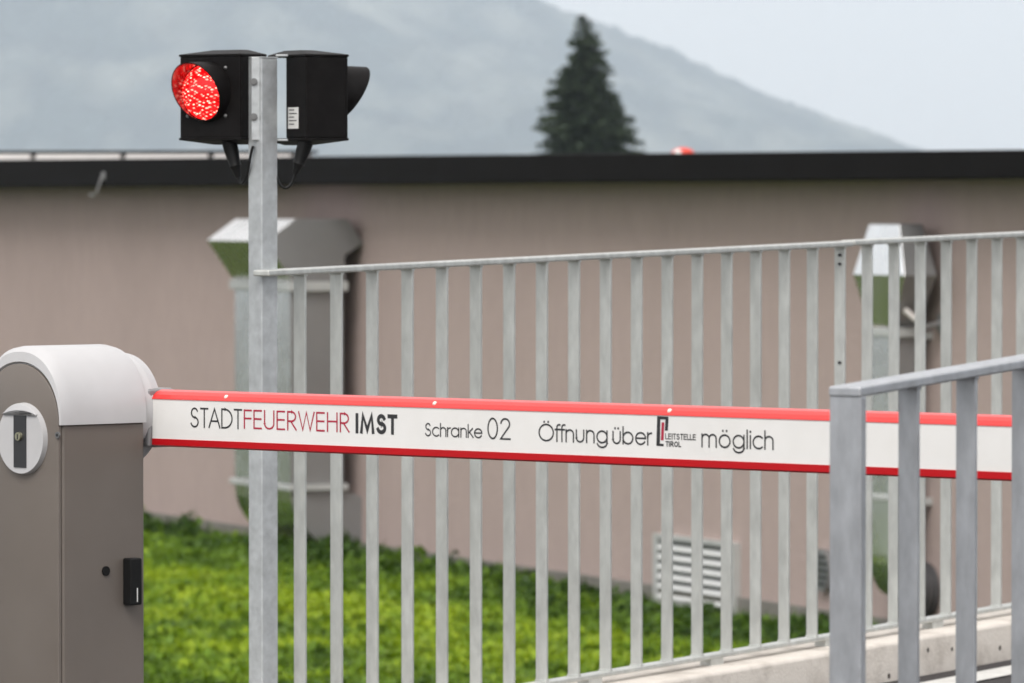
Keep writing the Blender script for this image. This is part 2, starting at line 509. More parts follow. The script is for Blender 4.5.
def duct(label, pxwall, w, d0, d1, hood_out, ztop, zbev, zneck, zlow, zbot, elbow='box'):
    tn = wall_t(pxwall)                              # near side plane
    tf = tn - w
    root = thing('air_duct', label, 'duct', WF((tn + tf) / 2, 0.2, 0), 'sheet metal air ducts on the hall wall')
    MT = [M['duct_side'], M['stainless']]
    # hood: from the wall, flat top, bevelled nose
    prof = [(0.0, zbev - .02), (0.0, ztop - .17), (.12, ztop), (d1 - .02, ztop), (hood_out, zbev), (d1, zneck), (d0, zneck), (d0, zbev - .1)]
    profile_ext(prof, tf - .03, tn + .03, 'hood', MT, root, front={3, 4})
    c = MB(); c.box(WF, (tf - .045, d0 - .02, zneck - .07), (tn + .045, d1 + .025, zneck - .002)); c.build('collar', M['grille'], root, bevel=.006)
    prof = [(d0, zlow), (d1, zlow), (d1, zneck - .07), (d0, zneck - .07)]
    profile_ext(prof, tf, tn, 'riser', MT, root, front={1})
    c = MB(); c.box(WF, (tf - .045, d0 - .02, zlow - .045), (tn + .045, d1 + .025, zlow - .002)); c.build('collar', M['grille'], root, bevel=.006)
    arc = []
    Rr = d1 - 0.08
    for i in range(9):
        a = math.pi / 2 * i / 8
        arc.append((d1 - Rr + Rr * math.cos(a), zbot + (zlow - .045 - zbot) - (zlow - .045 - zbot) * math.sin(a)))
    if elbow == 'box':
        prof = arc + [(0.0, zbot), (0.0, zlow - .10), (d0, zlow - .045)]
        profile_ext(prof, tf, tn, 'elbow', MT, root, front=set(range(8)), bevel=0)
    else:
        prof = arc + [(d0 - .02, zbot), (d0 - .02, zlow - .045)]
        profile_ext(prof, tf, tn, 'elbow', MT, root, front=set(range(8)), bevel=0)
        cz = (zlow + zbot) / 2 - .12
        MB().cyl(WF(tn - w * .35, .0, cz), WF(tn - w * .35, d0 + .03, cz), .15, n=28).build('pipe', M['duct_side'], root, smooth=True)
        for o in (.05, .13, .21):
            MB().cyl(WF(tn - w * .35, o, cz), WF(tn - w * .35, o + .02, cz), .162, n=28).build('pipe_ring', M['duct_side'], root, smooth=True)
    return root
duct('wide sheet metal duct with white-topped hood on the wall behind the signal post', 362, 1.12, .14, .54, .74,
     wall_h(362, 219), wall_h(362, 241), wall_h(362, 281), wall_h(362, 483), wall_h(362, 549))
def slim_duct(label, pxwall):
    root = thing('air_duct', label, 'duct', WF(wall_t(pxwall), 0.1, 0), 'sheet metal air ducts on the hall wall')
    MT = [M['duct_side'], M['stainless']]
    D0 = .10
    def loop(pa, pb, o, py):
        z = wall_h((pa + pb) / 2, py, o)
        return [WF(wall_t(pa, o), D0, z), WF(wall_t(pb, o), D0, z), WF(wall_t(pb, o), o, z), WF(wall_t(pa, o), o, z)]
    m = MB(); m.loops([loop(869, 899, .25, 224), loop(853, 904, .31, 275), loop(869, 894, .25, 326)])
    for k in range(len(m.f)):                        # the faces looking away from the wall are polished
        m.m[k] = 1 if k in (2, 6) else 0
    m.build('hood', MT, root, bevel=.004, seg=1)
    z1, z0 = wall_h(881, 327, .25), wall_h(881, 556, .25)
    ta, tb = wall_t(869.5, .25), wall_t(893.5, .25)
    c = MB(); c.box(WF, (ta - .04, D0 - .02, z1 - .055), (tb + .04, .27, z1 - .002)); c.build('collar', M['grille'], root, bevel=.006)
    m = MB(); m.box(WF, (ta, D0, z0), (tb, .25, z1 - .055)); m.m[3] = 1; m.build('riser', MT, root, bevel=.004, seg=1)
    zr = wall_h(881, 497, .25)
    c = MB(); c.box(WF, (ta - .03, D0 - .02, zr - .02), (tb + .03, .265, zr + .015)); c.build('collar', M['grille'], root, bevel=.006)
    ze = wall_h(881, 598, .25)
    arcp = [(D0 + .01 + (.25 - D0 - .01) * math.cos(math.pi / 2 * k / 8), z0 - (z0 - ze) * math.sin(math.pi / 2 * k / 8)) for k in range(9)]
    profile_ext(arcp + [(D0, ze), (D0, z0)], ta, tb, 'elbow', MT, root, front=set(range(8)), bevel=0)
    cz = wall_h(930, 590)
    tp = (ta + tb) / 2 + .10
    MB().cyl(WF(tp, 0, cz), WF(tp, .12, cz), .15, n=32).build('pipe', M['pipe'], root, smooth=True)
    for o in (.02, .06, .10):
        MB().cyl(WF(tp, o, cz), WF(tp, o + .018, cz), .162, n=32).build('pipe_ring', M['pipe'], root, smooth=True)
    for py in (335, 500):                            # straps back to the wall
        zz = wall_h(900, py, .1)
        m = MB(); m.box(WF, (tb - .04, 0, zz - .02), (tb, D0, zz + .02)); m.build('strap', M['grille'], root)
    return root
slim_duct('narrower sheet metal duct with pale hood behind the right end of the fence', 930)
# floodlight / camera on an arm beside the right duct
t = wall_t(944)
hz = wall_h(944, 318)
cm = thing('wall_camera', 'small white cylindrical camera on a wall arm beside the narrower duct', 'camera', WF(t, 0, hz))
MB().cyl(WF(t, 0, hz - .03), WF(t, .02, hz - .03), .06).build('wall_plate', M['duct_side'], cm)
MB().tube([WF(t, .02, hz - .03), WF(t, .12, hz - .05), WF(t, .2, hz - .0)], .016).build('arm', M['duct_side'], cm, smooth=True)
MB().cyl(WF(t + .01, .18, hz - .01), WF(t - .02, .24, hz + .05), .017).build('housing', M['coping'], cm, smooth=True)
# round vent behind the near post
t = wall_t(828); hz = wall_h(828, 570)
rv = thing('round_wall_vent', 'dark round vent cover on the wall left of the near railing post', 'vent', WF(t, 0, hz))
MB().cyl(WF(t, 0, hz), WF(t, .05, hz), .125, n=28).build('rim', M['duct_side'], rv, smooth=True)
for i in range(5):
    zq = hz - .08 + .04 * i
    hw = math.sqrt(max(.0, .105 ** 2 - (zq - hz) ** 2))
    b = MB(); b.box(WF, (t - hw, .05, zq - .008), (t + hw, .062, zq + .010)); b.build('slat', M['slot'], rv)

# ------------------------------------------------------------------ ground cover on the lawn
def ground_cover():
    n = 220000
    # candidate points in view rows
    px = rng.uniform(60, 900, n * 3); yy = rng.uniform(24, 50, n * 3)
    keep = rng.uniform(0, 1, n * 3) < (yy / 50.0)
    px, yy = px[keep], yy[keep]
    X = (px - 512) / FPX * yy
    out = (X - W0.x) * WN.x + (yy - W0.y) * WN.y
    al = (X - POLE.x) * FN.x + (yy - POLE.y) * FN.y
    ok = (out > 0.32 + .12 * np.sin(X * 9.0 + yy * 3.0)) & (al < -0.5)
    X, yy, out = X[ok][:n], yy[ok][:n], out[ok][:n]
    n = len(X)
    h = np.empty(n); big = np.empty(n)
    for i in range(n):
        p = Vector((X[i] * 1.1, yy[i] * 1.1, 0))
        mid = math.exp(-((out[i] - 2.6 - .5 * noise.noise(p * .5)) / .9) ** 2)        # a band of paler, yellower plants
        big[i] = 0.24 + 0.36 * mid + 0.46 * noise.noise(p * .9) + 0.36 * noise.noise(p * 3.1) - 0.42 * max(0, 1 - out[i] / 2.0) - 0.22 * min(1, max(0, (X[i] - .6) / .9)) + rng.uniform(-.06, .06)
        h[i] = 0.035 + 0.06 * max(0, noise.noise(p * 1.4) + .35) + 0.07 * noise.noise(p * 2.6) + .05 * noise.noise(p * 7)
        near = max(0, 1 - out[i] / 1.1)
        h[i] += near * 0.13 * max(0.0, 0.6 + noise.noise(p * 2.2 + Vector((9, 9, 9)))) * (1.0 if X[i] < 0.4 else 0.25)
    z = LAWN_Z + np.maximum(h, 0.01) * np.sqrt(rng.uniform(0.05, 1, n))
    L = rng.uniform(0.015, 0.048, n); Wd = L * rng.uniform(0.45, 0.8, n)
    blade = rng.uniform(0, 1, n) < .45                # grass blades between the leaves
    L = np.where(blade, L * 1.7, L); Wd = np.where(blade, .004, Wd)
    az = rng.uniform(0, 2 * np.pi, n); tilt = np.where(blade, rng.uniform(.5, 1.45, n), rng.uniform(-0.2, 1.0, n))
    d = np.stack([np.cos(az) * np.cos(tilt), np.sin(az) * np.cos(tilt), np.sin(tilt)], 1)
    s = np.stack([-np.sin(az), np.cos(az), rng.uniform(-.35, .35, n)], 1)
    c = np.stack([X, yy, z], 1)
    V = np.empty((n, 4, 3))
    V[:, 0] = c - d * L[:, None]; V[:, 2] = c + d * L[:, None]
    V[:, 1] = c + s * Wd[:, None] + d * L[:, None] * .15; V[:, 3] = c - s * Wd[:, None] + d * L[:, None] * .15
    V = V.reshape(-1, 3)
    V[:, 2] = np.maximum(V[:, 2], LAWN_Z + 0.004)
    me = bpy.data.meshes.new('ground_cover')
    me.vertices.add(n * 4); me.vertices.foreach_set('co', V.ravel())
    me.loops.add(n * 4); me.loops.foreach_set('vertex_index', np.arange(n * 4))
    me.polygons.add(n); me.polygons.foreach_set('loop_start', np.arange(n) * 4)
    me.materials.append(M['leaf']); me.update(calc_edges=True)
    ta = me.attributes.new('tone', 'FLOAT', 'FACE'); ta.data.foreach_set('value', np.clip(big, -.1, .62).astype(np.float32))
    o = bpy.data.objects.new('ground_cover', me); col.objects.link(o)
    tag(o, 'bright green leafy ground cover on the lawn in front of the hall', 'ground cover', kind='stuff')
ground_cover()

# ------------------------------------------------------------------ spruce behind the hall
def spruce():
    Y = 150.0
    tip = at(584, 14, Y)
    base = Vector((tip.x, Y, LAWN_Z))
    H = tip.z - LAWN_Z
    root = thing('spruce_tree', 'dark pointed spruce rising behind the flat roof', 'tree', base)
    MB().tube([base, base + Vector((.03, 0, H * .5)), tip - Vector((0, 0, .15))], [.17, .10, .015], 10).build('trunk', M['bark'], root, smooth=True)
    quads = []
    r = random.Random(5)
    z = 0.06
    while z < H - 0.5:
        rad = (0.17 + 0.43 * z) * (1.0 + 0.38 * noise.noise(Vector((0, 0, z * 1.7))))
        if z > 3: rad = min(rad, 1.3 + 0.08 * z)
        nb = int(7 + z * 4.0)
        for k in range(nb):
            a = r.uniform(0, 2 * math.pi)
            lb = rad * r.uniform(0.6, 1.04) * (1 + .12 * math.cos(a) * (1 if 2.5 < z < 3.6 else 0))
            o = tip - Vector((0, 0, z))
            dirv = Vector((math.cos(a), math.sin(a), 0))
            up = 0.25 if z > .8 else 0.8
            steps = max(3, int(lb / .075))
            for q in range(steps):
                f = (q + .6) / steps
                p = o + dirv * (lb * f) + Vector((0, 0, -.34 * lb * f + up * .5 * lb * f * f))
                for _ in range(6):
                    dd = (dirv * r.uniform(.1, 1) + Vector((r.uniform(-1, 1), r.uniform(-1, 1), r.uniform(-.9, .35)))).normalized()
                    ss = dd.cross(Vector((r.uniform(-1, 1), r.uniform(-1, 1), r.uniform(-1, 1)))).normalized()
                    ln_ = r.uniform(.07, .17) * (0.6 if z < .6 else 1); w_ = ln_ * .34
                    quads.append((p, p + dd * ln_ * .5 + ss * w_, p + dd * ln_, p + dd * ln_ * .5 - ss * w_))
        z += 0.085 + .012 * z
    mb = MB()
    for q in quads:
        k = len(mb.v); mb.v += q; mb.face((k, k + 1, k + 2, k + 3))
    # leader
    mb.tube([tip - Vector((0, 0, .6)), tip], [.03, .008], 6)
    me = bpy.data.meshes.new('crown')
    me.from_pydata([tuple(p) for p in mb.v], [], mb.f); me.materials.append(M['needle']); me.update()
    o = bpy.data.objects.new('crown', me); col.objects.link(o); set_parent(o, root)
spruce()

# ------------------------------------------------------------------ concrete kerb wall and galvanised fence
FA = at(300, 268, 12.75)                            # top of the rail above the first bar
FB = at(997, 233.5, 15.50)
fdir = (FB - FA); flen = math.hypot(fdir.x, fdir.y)
FX = Vector((fdir.x, fdir.y, 0)).normalized(); FY = Vector((FX.y, -FX.x, 0))
slope = fdir.z / flen
FF = Frame(Vector((FA.x, FA.y, 0)), FX, FY)
STEP = flen / 23.0
def top_z(s): return FA.z + slope * s
HF = 1.0
kb = MB()
k0, k1 = -3.5, 26.0
KZ = -HF - .028                                     # top of the concrete below the top rail
def kz(s): return top_z(s) + KZ
KW0, KW1 = -.16, .10
lo = [FF(k0, KW0, LAWN_Z - .3), FF(k1, KW0, LAWN_Z - .3), FF(k1, KW1, LAWN_Z - .3), FF(k0, KW1, LAWN_Z - .3)]
hi = [FF(k0, KW0, kz(k0)), FF(k1, KW0, kz(k1)), FF(k1, KW1, kz(k1)), FF(k0, KW1, kz(k0))]
kb.prism(lo, hi)
kerb = kb.build('concrete_kerb_wall', M['concrete'], bevel=.012)
tag(kerb, 'pale concrete kerb wall carrying the long galvanised fence', 'wall')
r = random.Random(3)
for px, py in ((952, 649), (1000, 648), (928, 650), (889, 676), (770, 664), (965, 655)):
    p = hit(px, py, FF(0, KW1, 0), FY)
    if p.z < kz(FF.local(p)[0]) - .01:
        q = r.uniform(.006, .011)
        MB().dome(p - FY * .001, FY, q, .0025, n=10, rings=2).build('tie_hole', M['pit'], kerb)

fence = thing('railing_fence', 'long galvanised bar railing on the concrete kerb behind the boom', 'railing', FF(2, 0, kz(2)), 'galvanised railings')
def sloped_bar(F, s0, s1, y0, y1, zf, t, name, m, parent, bevel=.003):
    b = MB()
    lo = [F(s0, y0, zf(s0) - t), F(s1, y0, zf(s1) - t), F(s1, y1, zf(s1) - t), F(s0, y1, zf(s0) - t)]
    hi = [F(s0, y0, zf(s0)), F(s1, y0, zf(s1)), F(s1, y1, zf(s1)), F(s0, y1, zf(s0))]
    return b.prism(lo, hi).build(name, m, parent, bevel=bevel)
SJ = STEP * 17.25                                   # joint between the two panels
sloped_bar(FF, -.150, SJ - .002, -.022, .022, top_z, .014, 'top_rail', M['galv_bar'], fence, .004)
sloped_bar(FF, SJ + .002, STEP * 34, -.022, .022, lambda s: top_z(s) + .002, .014, 'top_rail', M['galv_bar'], fence, .004)
sloped_bar(FF, -.150, SJ - .002, -.018, .018, lambda s: top_z(s) - HF, .012, 'bottom_rail', M['galv_bar'], fence)
sloped_bar(FF, SJ + .002, STEP * 34, -.018, .018, lambda s: top_z(s) - HF + .001, .012, 'bottom_rail', M['galv_bar'], fence)
# feet between bottom rail and concrete
for i in range(0, 34, 4):
    s = STEP * i + STEP * .5
    b = MB(); b.box(FF, (s - .03, -.016, kz(s) - .004), (s + .03, .016, top_z(s) - HF - .011)); b.build('foot', M['galv_bar'], fence)
bar_me = None
for i in range(0, 34):
    s = STEP * i
    if bar_me is None:
        b = MB(); b.box(FF, (s - .004, -.015, top_z(s) - HF - .003), (s + .004, .015, top_z(s) - .012))
        b.box(FF, (s - .0065, -.0165, top_z(s) - .0185), (s + .0065, .0165, top_z(s) - .0125)); b.box(FF, (s - .0065, -.0165, top_z(s) - HF - .002), (s + .0065, .0165, top_z(s) - HF + .004))
        o = b.build('bar', M['galv_bar'], fence, bevel=.0012)
        bar_me = o
    else:
        o = bar_me.copy(); col.objects.link(o)
        dv = FX * s + Vector((0, 0, slope * s))
        o.location = bar_me.location + dv
        o.parent = fence; o.matrix_parent_inverse = bar_me.matrix_parent_inverse
s = STEP * 17                                        # bolted joint of the two panels
for dz in (.035, .058, .31):
    MB().cyl(FF(s - .0038, .002, top_z(s) - dz), FF(s - .008, .002, top_z(s) - dz), .0042, n=8).build('bolt', M['slot'], fence)

# ------------------------------------------------------------------ signal post with two heads
post = thing('signal_post', 'square galvanised post carrying the two signal heads beside the fence', 'post', (POLE.x, POLE.y, road_z(0)))
pt = at(263, 57, 12.680).z
PF = Frame((POLE.x, POLE.y, 0), Vector((math.cos(R(-47)), math.sin(R(-47)), 0)), Vector((math.cos(R(43)), math.sin(R(43)), 0)))
hw = .0232
b = MB(); b.box(PF, (-hw, -hw, road_z(0) - .02), (hw, hw, pt - .003)); b.build('tube', M['galv'], post, bevel=.003, seg=3)
b = MB(); b.box(PF, (-hw - .001, -hw - .001, pt - .003), (hw + .001, hw + .001, pt)); b.build('end_cap', M['galv'], post, bevel=.001)
b = MB(); b.box(PF, (-.08, -.08, road_z(0)), (.08, .08, road_z(0) + .01)); b.build('base_plate', M['galv'], post, bevel=.002)
CF = Frame((0, 0, 0), (1, 0, 0), (0, 1, 0))
pa, pb = at(251.5, 57, 12.655), at(262.5, 140, 12.655)
b = MB(); b.box(CF, (pa.x, 12.653, pb.z), (pb.x, 12.657, pa.z)); br = b.build('bracket', M['galv'], post, bevel=.001)
for py in (82, 117):
    p = at(253.8, py, 12.653)
    MB().cyl(p, p - Vector((0, .007, 0)), .006, n=6).build('bolt', M['bolt'], br)
    MB().cyl(p, p - Vector((0, .002, 0)), .0085, n=16).build('washer', M['bolt'], br)

def lens_mat():
    m = bpy.data.materials.new('lit red lens'); m.use_nodes = True
    N, L = m.node_tree.nodes, m.node_tree.links
    p = N['Principled BSDF']
    p.inputs['Base Color'].default_value = (.12, .001, .001, 1)
    p.inputs['Roughness'].default_value = .15
    tcn = N.new('ShaderNodeTexCoord')
    v = N.new('ShaderNodeTexVoronoi'); v.inputs['Scale'].default_value = 105; v.inputs['Randomness'].default_value = .45
    mp = N.new('ShaderNodeMapping'); mp.inputs['Rotation'].default_value = (.5, .6, .3); mp.inputs['Scale'].default_value = (.8, .8, 1.9)
    L.new(tcn.outputs['Object'], mp.inputs['Vector'])
    L.new(mp.outputs[0], v.inputs['Vector'])
    v2 = N.new('ShaderNodeTexVoronoi'); v2.inputs['Scale'].default_value = 160; v2.feature = 'DISTANCE_TO_EDGE'
    L.new(tcn.outputs['Object'], v2.inputs['Vector'])
    r = N.new('ShaderNodeValToRGB')
    r.color_ramp.elements[0].color = (1, .40, .30, 1); r.color_ramp.elements[0].position = .24
    r.color_ramp.elements[1].color = (.5, .001, .002, 1); r.color_ramp.elements[1].position = .62
    e = r.color_ramp.elements.new(.36); e.color = (1.0, .003, .005, 1)
    L.new(v.outputs['Distance'], r.inputs['Fac'])
    L.new(r.outputs[0], p.inputs['Emission Color'])
    st = N.new('ShaderNodeMapRange')
    st.inputs['From Min'].default_value, st.inputs['From Max'].default_value = 0, .25
    st.inputs['To Min'].default_value, st.inputs['To Max'].default_value = .5, 3.0
    L.new(v2.outputs['Distance'], st.inputs['Value'])
    L.new(st.outputs[0], p.inputs['Emission Strength'])
    return m
M['lens'] = lens_mat()
M['visor_in'] = mat('visor lining', (.22, .15, .15), .25, .85, .5)

def signal_head(label, origin, n, lit, mirror, Wd=.170, Ht=.186, D=.092, chamfer=None, lensoff=(0, 0), rv=.064, Lt=.068, Lb=.012):
    """origin = centre of the front plate; x to the viewer's right when facing it, y backwards"""
    n = Vector((n[0], n[1], 0)).normalized()
    back = -n
    xr = Vector((-n.y, n.x, 0)) if not mirror else Vector((-n.y, n.x, 0))
    F = Frame(origin, xr, back)
    root = thing('traffic_light', label, 'traffic light', F(0, D / 2, -Ht / 2), 'signal heads on the post')
    foot = [(-Wd / 2, .006), (Wd / 2, .006), (Wd / 2, D), (-Wd / 2, D)] if not chamfer else chamfer
    b = MB(); b.prism([F(x, y, -Ht / 2 + .004) for x, y in foot], [F(x, y, Ht / 2 - .004) for x, y in foot])
    b.build('body', M['head'], root, bevel=.003)
    b = MB(); b.box(F, (-Wd / 2 + .002, 0, -Ht / 2 + .004), (Wd / 2 - .002, .006, Ht / 2 - .004)); b.build('front_plate', M['head'], root, bevel=.0015)
    for sg, nm in ((1, 'lid'), (-1, 'base')):
        e = .0012
        z0, z1, z2 = sg * (Ht / 2 - .004), sg * (Ht / 2 + .001), sg * (Ht / 2 + .011)
        full = [(-Wd / 2 - e, -e), (Wd / 2 + e, -e), (Wd / 2 + e, D + e), (-Wd / 2 - e, D + e)]
        inn = [(-Wd / 2 * .3, D * .5), (Wd / 2 * .6, D * .5), (Wd / 2 * .6, D * .8), (-Wd / 2 * .3, D * .8)]
        MB().loops([[F(x, y, z0) for x, y in full], [F(x, y, z1) for x, y in full], [F(x, y, z2) for x, y in inn]]).build(nm, M['head'], root, bevel=.0012)
    cx, cz = lensoff
    # lens: shallow dome
    MB().dome(F(cx, -.001, cz), n, rv - .003, .034, n=40, rings=10).build('lens', M['lens'] if lit else M['slot'], root, smooth=True)
    # visor tunnel cut off slantwise, longer on top
    nn = 48
    def ring(r_, off):
        out_ = []
        for i in range(nn):
            a = 2 * math.pi * i / nn
            out_.append(F(cx + r_ * math.cos(a), off(math.sin(a)), cz + r_ * math.sin(a)))
        return out_
    cut = lambda q: -(Lb + (Lt - Lb) * (q * .5 + .5))
    vs = MB(); vs.loops([ring(rv + .003, lambda q: -.0005), ring(rv, cut)], closed=True, cap0=False, cap1=False)
    k = len(vs.v)
    vs.loops([ring(rv, cut), ring(rv - .0025, cut)], cap0=False, cap1=False)
    f0 = len(vs.f)
    vs.loops([ring(rv - .0025, cut), ring(rv - .0005, lambda q: -.0005)], cap0=False, cap1=False)
    for i in range(f0, len(vs.f)):
        vs.m[i] = 1
    vs.build('visor', [M['head'], M['visor_in']], root, smooth=True)
    for sx in (-1, 1):
        for sz in (-1, 1):
            p = F(cx + sx * .0525, -.0005, cz + sz * .0525)
            MB().dome(p, n, .0045, .004, n=10, rings=3).build('screw', M['bolt'], root, smooth=True)
    return root, F

def gland(root, a, b_, r0, r1):
    m = a.lerp(b_, .62)
    MB().tube([a, a.lerp(b_, .3), m, m.lerp(b_, .15), m.lerp(b_, .3), b_], [r0, r0 * .95, r0 * .72, r0 * .8, r0 * .62, r1], 14).build('cable_boot', M['black'], root, smooth=True)
def bez(p, n=18):
    out_ = []
    for i in range(n + 1):
        t_ = i / n
        q = [Vector(x) for x in p]
        while len(q) > 1:
            q = [q[k].lerp(q[k + 1], t_) for k in range(len(q) - 1)]
        out_.append(q[0])
    return out_

nL = (-.57, -.82)
oL = at(210, 97, 12.705)
hl, LF = signal_head('signal head with lit red lamp on the left of the post', oL, nL, True, False, lensoff=(-.009, .011))
ga, gb_ = at(229, 141, 12.720), at(238.5, 178, 12.710)
gland(hl, ga, gb_, .017, .006)
MB().tube(bez([gb_, at(240, 190, 12.705), at(249, 186, 12.680), at(248, 160, 12.660), at(253, 146, 12.662)]), .0032, 8).build('cable', M['black'], hl, smooth=True)

nR = Vector((.85, .53, 0)).normalized()
corner = at(306, 97, 12.640)
D2, W2 = .107, .166
sideN = Vector((.53, -.85, 0)).normalized()
oR = corner + nR * D2 - sideN * (W2 / 2)
# chamfered footprint: camera side is local x = +/- ; found from the frame
xr = Vector((-nR.y, nR.x, 0))
sg = 1 if xr.dot(sideN) > 0 else -1
ch = [(sg * W2 / 2, .006), (sg * W2 / 2, D2), (sg * (W2 / 2 - .088), D2), (-sg * W2 / 2, .035), (-sg * W2 / 2, .006)]
hr, RF2 = signal_head('black signal head seen from behind, on the right of the post', oR, nR, False, True, W2, .186, D2, chamfer=ch, lensoff=(0, .008), rv=.062, Lt=.090, Lb=.012)
ga, gb_ = at(306, 142, 12.680), at(295, 174, 12.680)
gland(hr, ga, gb_, .017, .006)
MB().tube(bez([gb_, at(292, 192, 12.680), at(281, 192, 12.680), at(278, 182, 12.680), at(276.5, 176, 12.680)]), .0032, 8).build('cable', M['black'], hr, smooth=True)
# sticker with rows of print, on the back
def on_back(px, py, lift): return hit(px, py, corner - nR * lift, nR)
a, c = on_back(288, 107.5, .0012), on_back(298.5, 128.5, .0012)
k = MB(); k.v = [Vector((a.x, a.y, a.z)), Vector((c.x, c.y, a.z)), Vector((c.x, c.y, c.z)), Vector((a.x, a.y, c.z))]; k.face((0, 1, 2, 3))
st = k.build('sticker', M['sticker'], hr)
for i in range(5):
    f0 = (i + .6) / 6
    k = MB()
    zt = a.z + (c.z - a.z) * f0
    p0, p1 = a.lerp(c, .12), a.lerp(c, .85 if i % 2 else .6)
    o_ = -nR * .0006
    k.v = [Vector((p0.x, p0.y, zt)) + o_, Vector((p1.x, p1.y, zt)) + o_, Vector((p1.x, p1.y, zt - .002)) + o_, Vector((p0.x, p0.y, zt - .002)) + o_]
    k.face((0, 1, 2, 3)); k.build('print_line', M['ink'], st)
# bracket arms from the right head to the post
for py, dz in ((55.5, -.002), (140, .002)):
    p0, p1 = at(276, py, 12.692), at(288, py, 12.692)
    b = MB(); b.box(CF, (p0.x, 12.680, p0.z - .002), (p1.x, 12.710, p0.z + .002)); b.build('bracket_arm', M['galv'], post, bevel=.0008)

# ------------------------------------------------------------------ barrier: cabinet, hub, boom
B0 = at(155, 417.5, 10.15)
B1 = at(1010, 448, 10.15 / 1.158)
bu = (B1 - B0); BL = bu.length
UX = bu.normalized()
UH = Vector((UX.x, UX.y, 0)).normalized()
BN = Vector((UH.y, -UH.x, 0))                        # boom front normal, towards the camera
if BN.y > 0: BN = -BN
AX = -BN                                            # shaft axis, away from the camera
BF = Frame(B0, UX, BN, Vector((0, 0, 1)))
HC = B0 - UH * .09                                   # hub centre, in the boom's plane
O = HC - AX * .235 + UH * .008                       # centre of the cabinet's front panel
spring = at(62, 423, O.y).z
base_z = road_z(-2.4) - .02
HF_ = Frame((O.x, O.y, 0), UH, AX)                   # right along the boom, backwards, up
barrier = thing('barrier_gate', 'taupe barrier cabinet with grey rounded cap and red and white lettered boom', 'barrier', (O.x, O.y, base_z))
HWC, DC = .106, .190
b = MB(); b.box(HF_, (-HWC, .002, base_z), (HWC, DC, spring)); b.build('cabinet', M['taupe'], barrier, bevel=.006, seg=3)
b = MB(); b.box(HF_, (-HWC - .02, -.02, base_z), (HWC + .02, DC + .02, base_z + .03)); b.build('foot_plate', M['galv'], barrier, bevel=.004)
# front panel with arched top
NA = 28
def arch(hw_, ht, z0, zb, y, pw=2.0):
    pts = [HF_(hw_, y, zb)]
    for i in range(NA + 1):
        a = math.pi * i / NA
        c_, s_ = math.cos(a), math.sin(a)
        pts.append(HF_(math.copysign(abs(c_) ** (2 / pw), c_) * hw_, y, z0 + abs(s_) ** (2 / pw) * ht))
    pts.append(HF_(-hw_, y, zb))
    return pts
PB = base_z + .045
MB().loops([arch(.1035, .103, spring, PB, .0), arch(.1035, .103, spring, PB, -.005), arch(.1015, .101, spring, PB + .002, -.0065)]).build('front_panel', M['taupe'], barrier, smooth=True)
# cap: arched shell with a rolled front rim
cp = [arch(.1045, .104, spring, spring - .001, .001, 2.1), arch(.1050, .107, spring, spring - .001, -.005, 2.1), arch(.1085, .124, spring, spring - .001, -.0035, 2.2),
      arch(.1105, .132, spring, spring - .001, .006, 2.3), arch(.1115, .134, spring, spring - .001, .02, 2.3), arch(.1115, .134, spring, spring - .001, DC - .012, 2.3), arch(.1095, .131, spring, spring - .001, DC + .001, 2.3)]
MB().loops(cp).build('cap', M['lgrey'], barrier, smooth=True)
# lock escutcheon
LC = hit(24.5, 438.5, HF_(0, -.0065, 0), AX)
lx, _, lz = HF_.local(LC)
MB().cyl(HF_(lx, -.006, lz), HF_(lx, -.016, lz), .0625, .0605, n=48).build('lock_disc', M['lgrey'], barrier, smooth=True)
b = MB(); b.box(HF_, (lx - .0165, -.0175, lz - .050), (lx + .0165, -.0155, lz + .051)); slot = b.build('lock_slot', M['slot'], barrier)
MB().cyl(HF_(lx, -.0165, lz + .004), HF_(lx, -.0225, lz + .004), .0078, .0072, n=20).build('lock_cylinder', M['brass'], slot, smooth=True)
b = MB(); b.box(HF_, (lx - .001, -.0232, lz - .001), (lx + .001, -.0223, lz + .008)); b.build('keyhole', M['slot'], slot)
hd = MB(); lps = []
for y_, sc_ in ((-.0155, 1.0), (-.0178, .99), (-.0188, .965)):
    L_ = []
    for i in range(15):
        a = R(43) + R(94) * i / 14
        L_.append(HF_(lx + math.cos(a) * .0615 * sc_, y_, lz + math.sin(a) * .0615 * sc_))
    for i in range(15):
        f_ = i / 14
        x_ = (-math.cos(R(43)) + 2 * math.cos(R(43)) * f_) * .0615 * sc_
        L_.append(HF_(lx + x_, y_, lz + .0615 * math.sin(R(43)) * sc_ + .007 * (1 - (2 * f_ - 1) ** 2) + .002))
    lps.append(L_)
hd.loops(lps).build('lock_hood', M['lgrey'], barrier, smooth=True)
sx_ = HF_.local(hit(58, 435, HF_(0, -.0065, 0), AX))
MB().cyl(HF_(sx_[0], -.006, sx_[2]), HF_(sx_[0], -.0085, sx_[2]), .006, n=18).build('screw', M['bolt'], barrier, smooth=True)
MB().cyl(HF_(sx_[0], -.0085, sx_[2]), HF_(sx_[0], -.009, sx_[2]), .003, n=6).build('screw_recess', M['slot'], barrier)
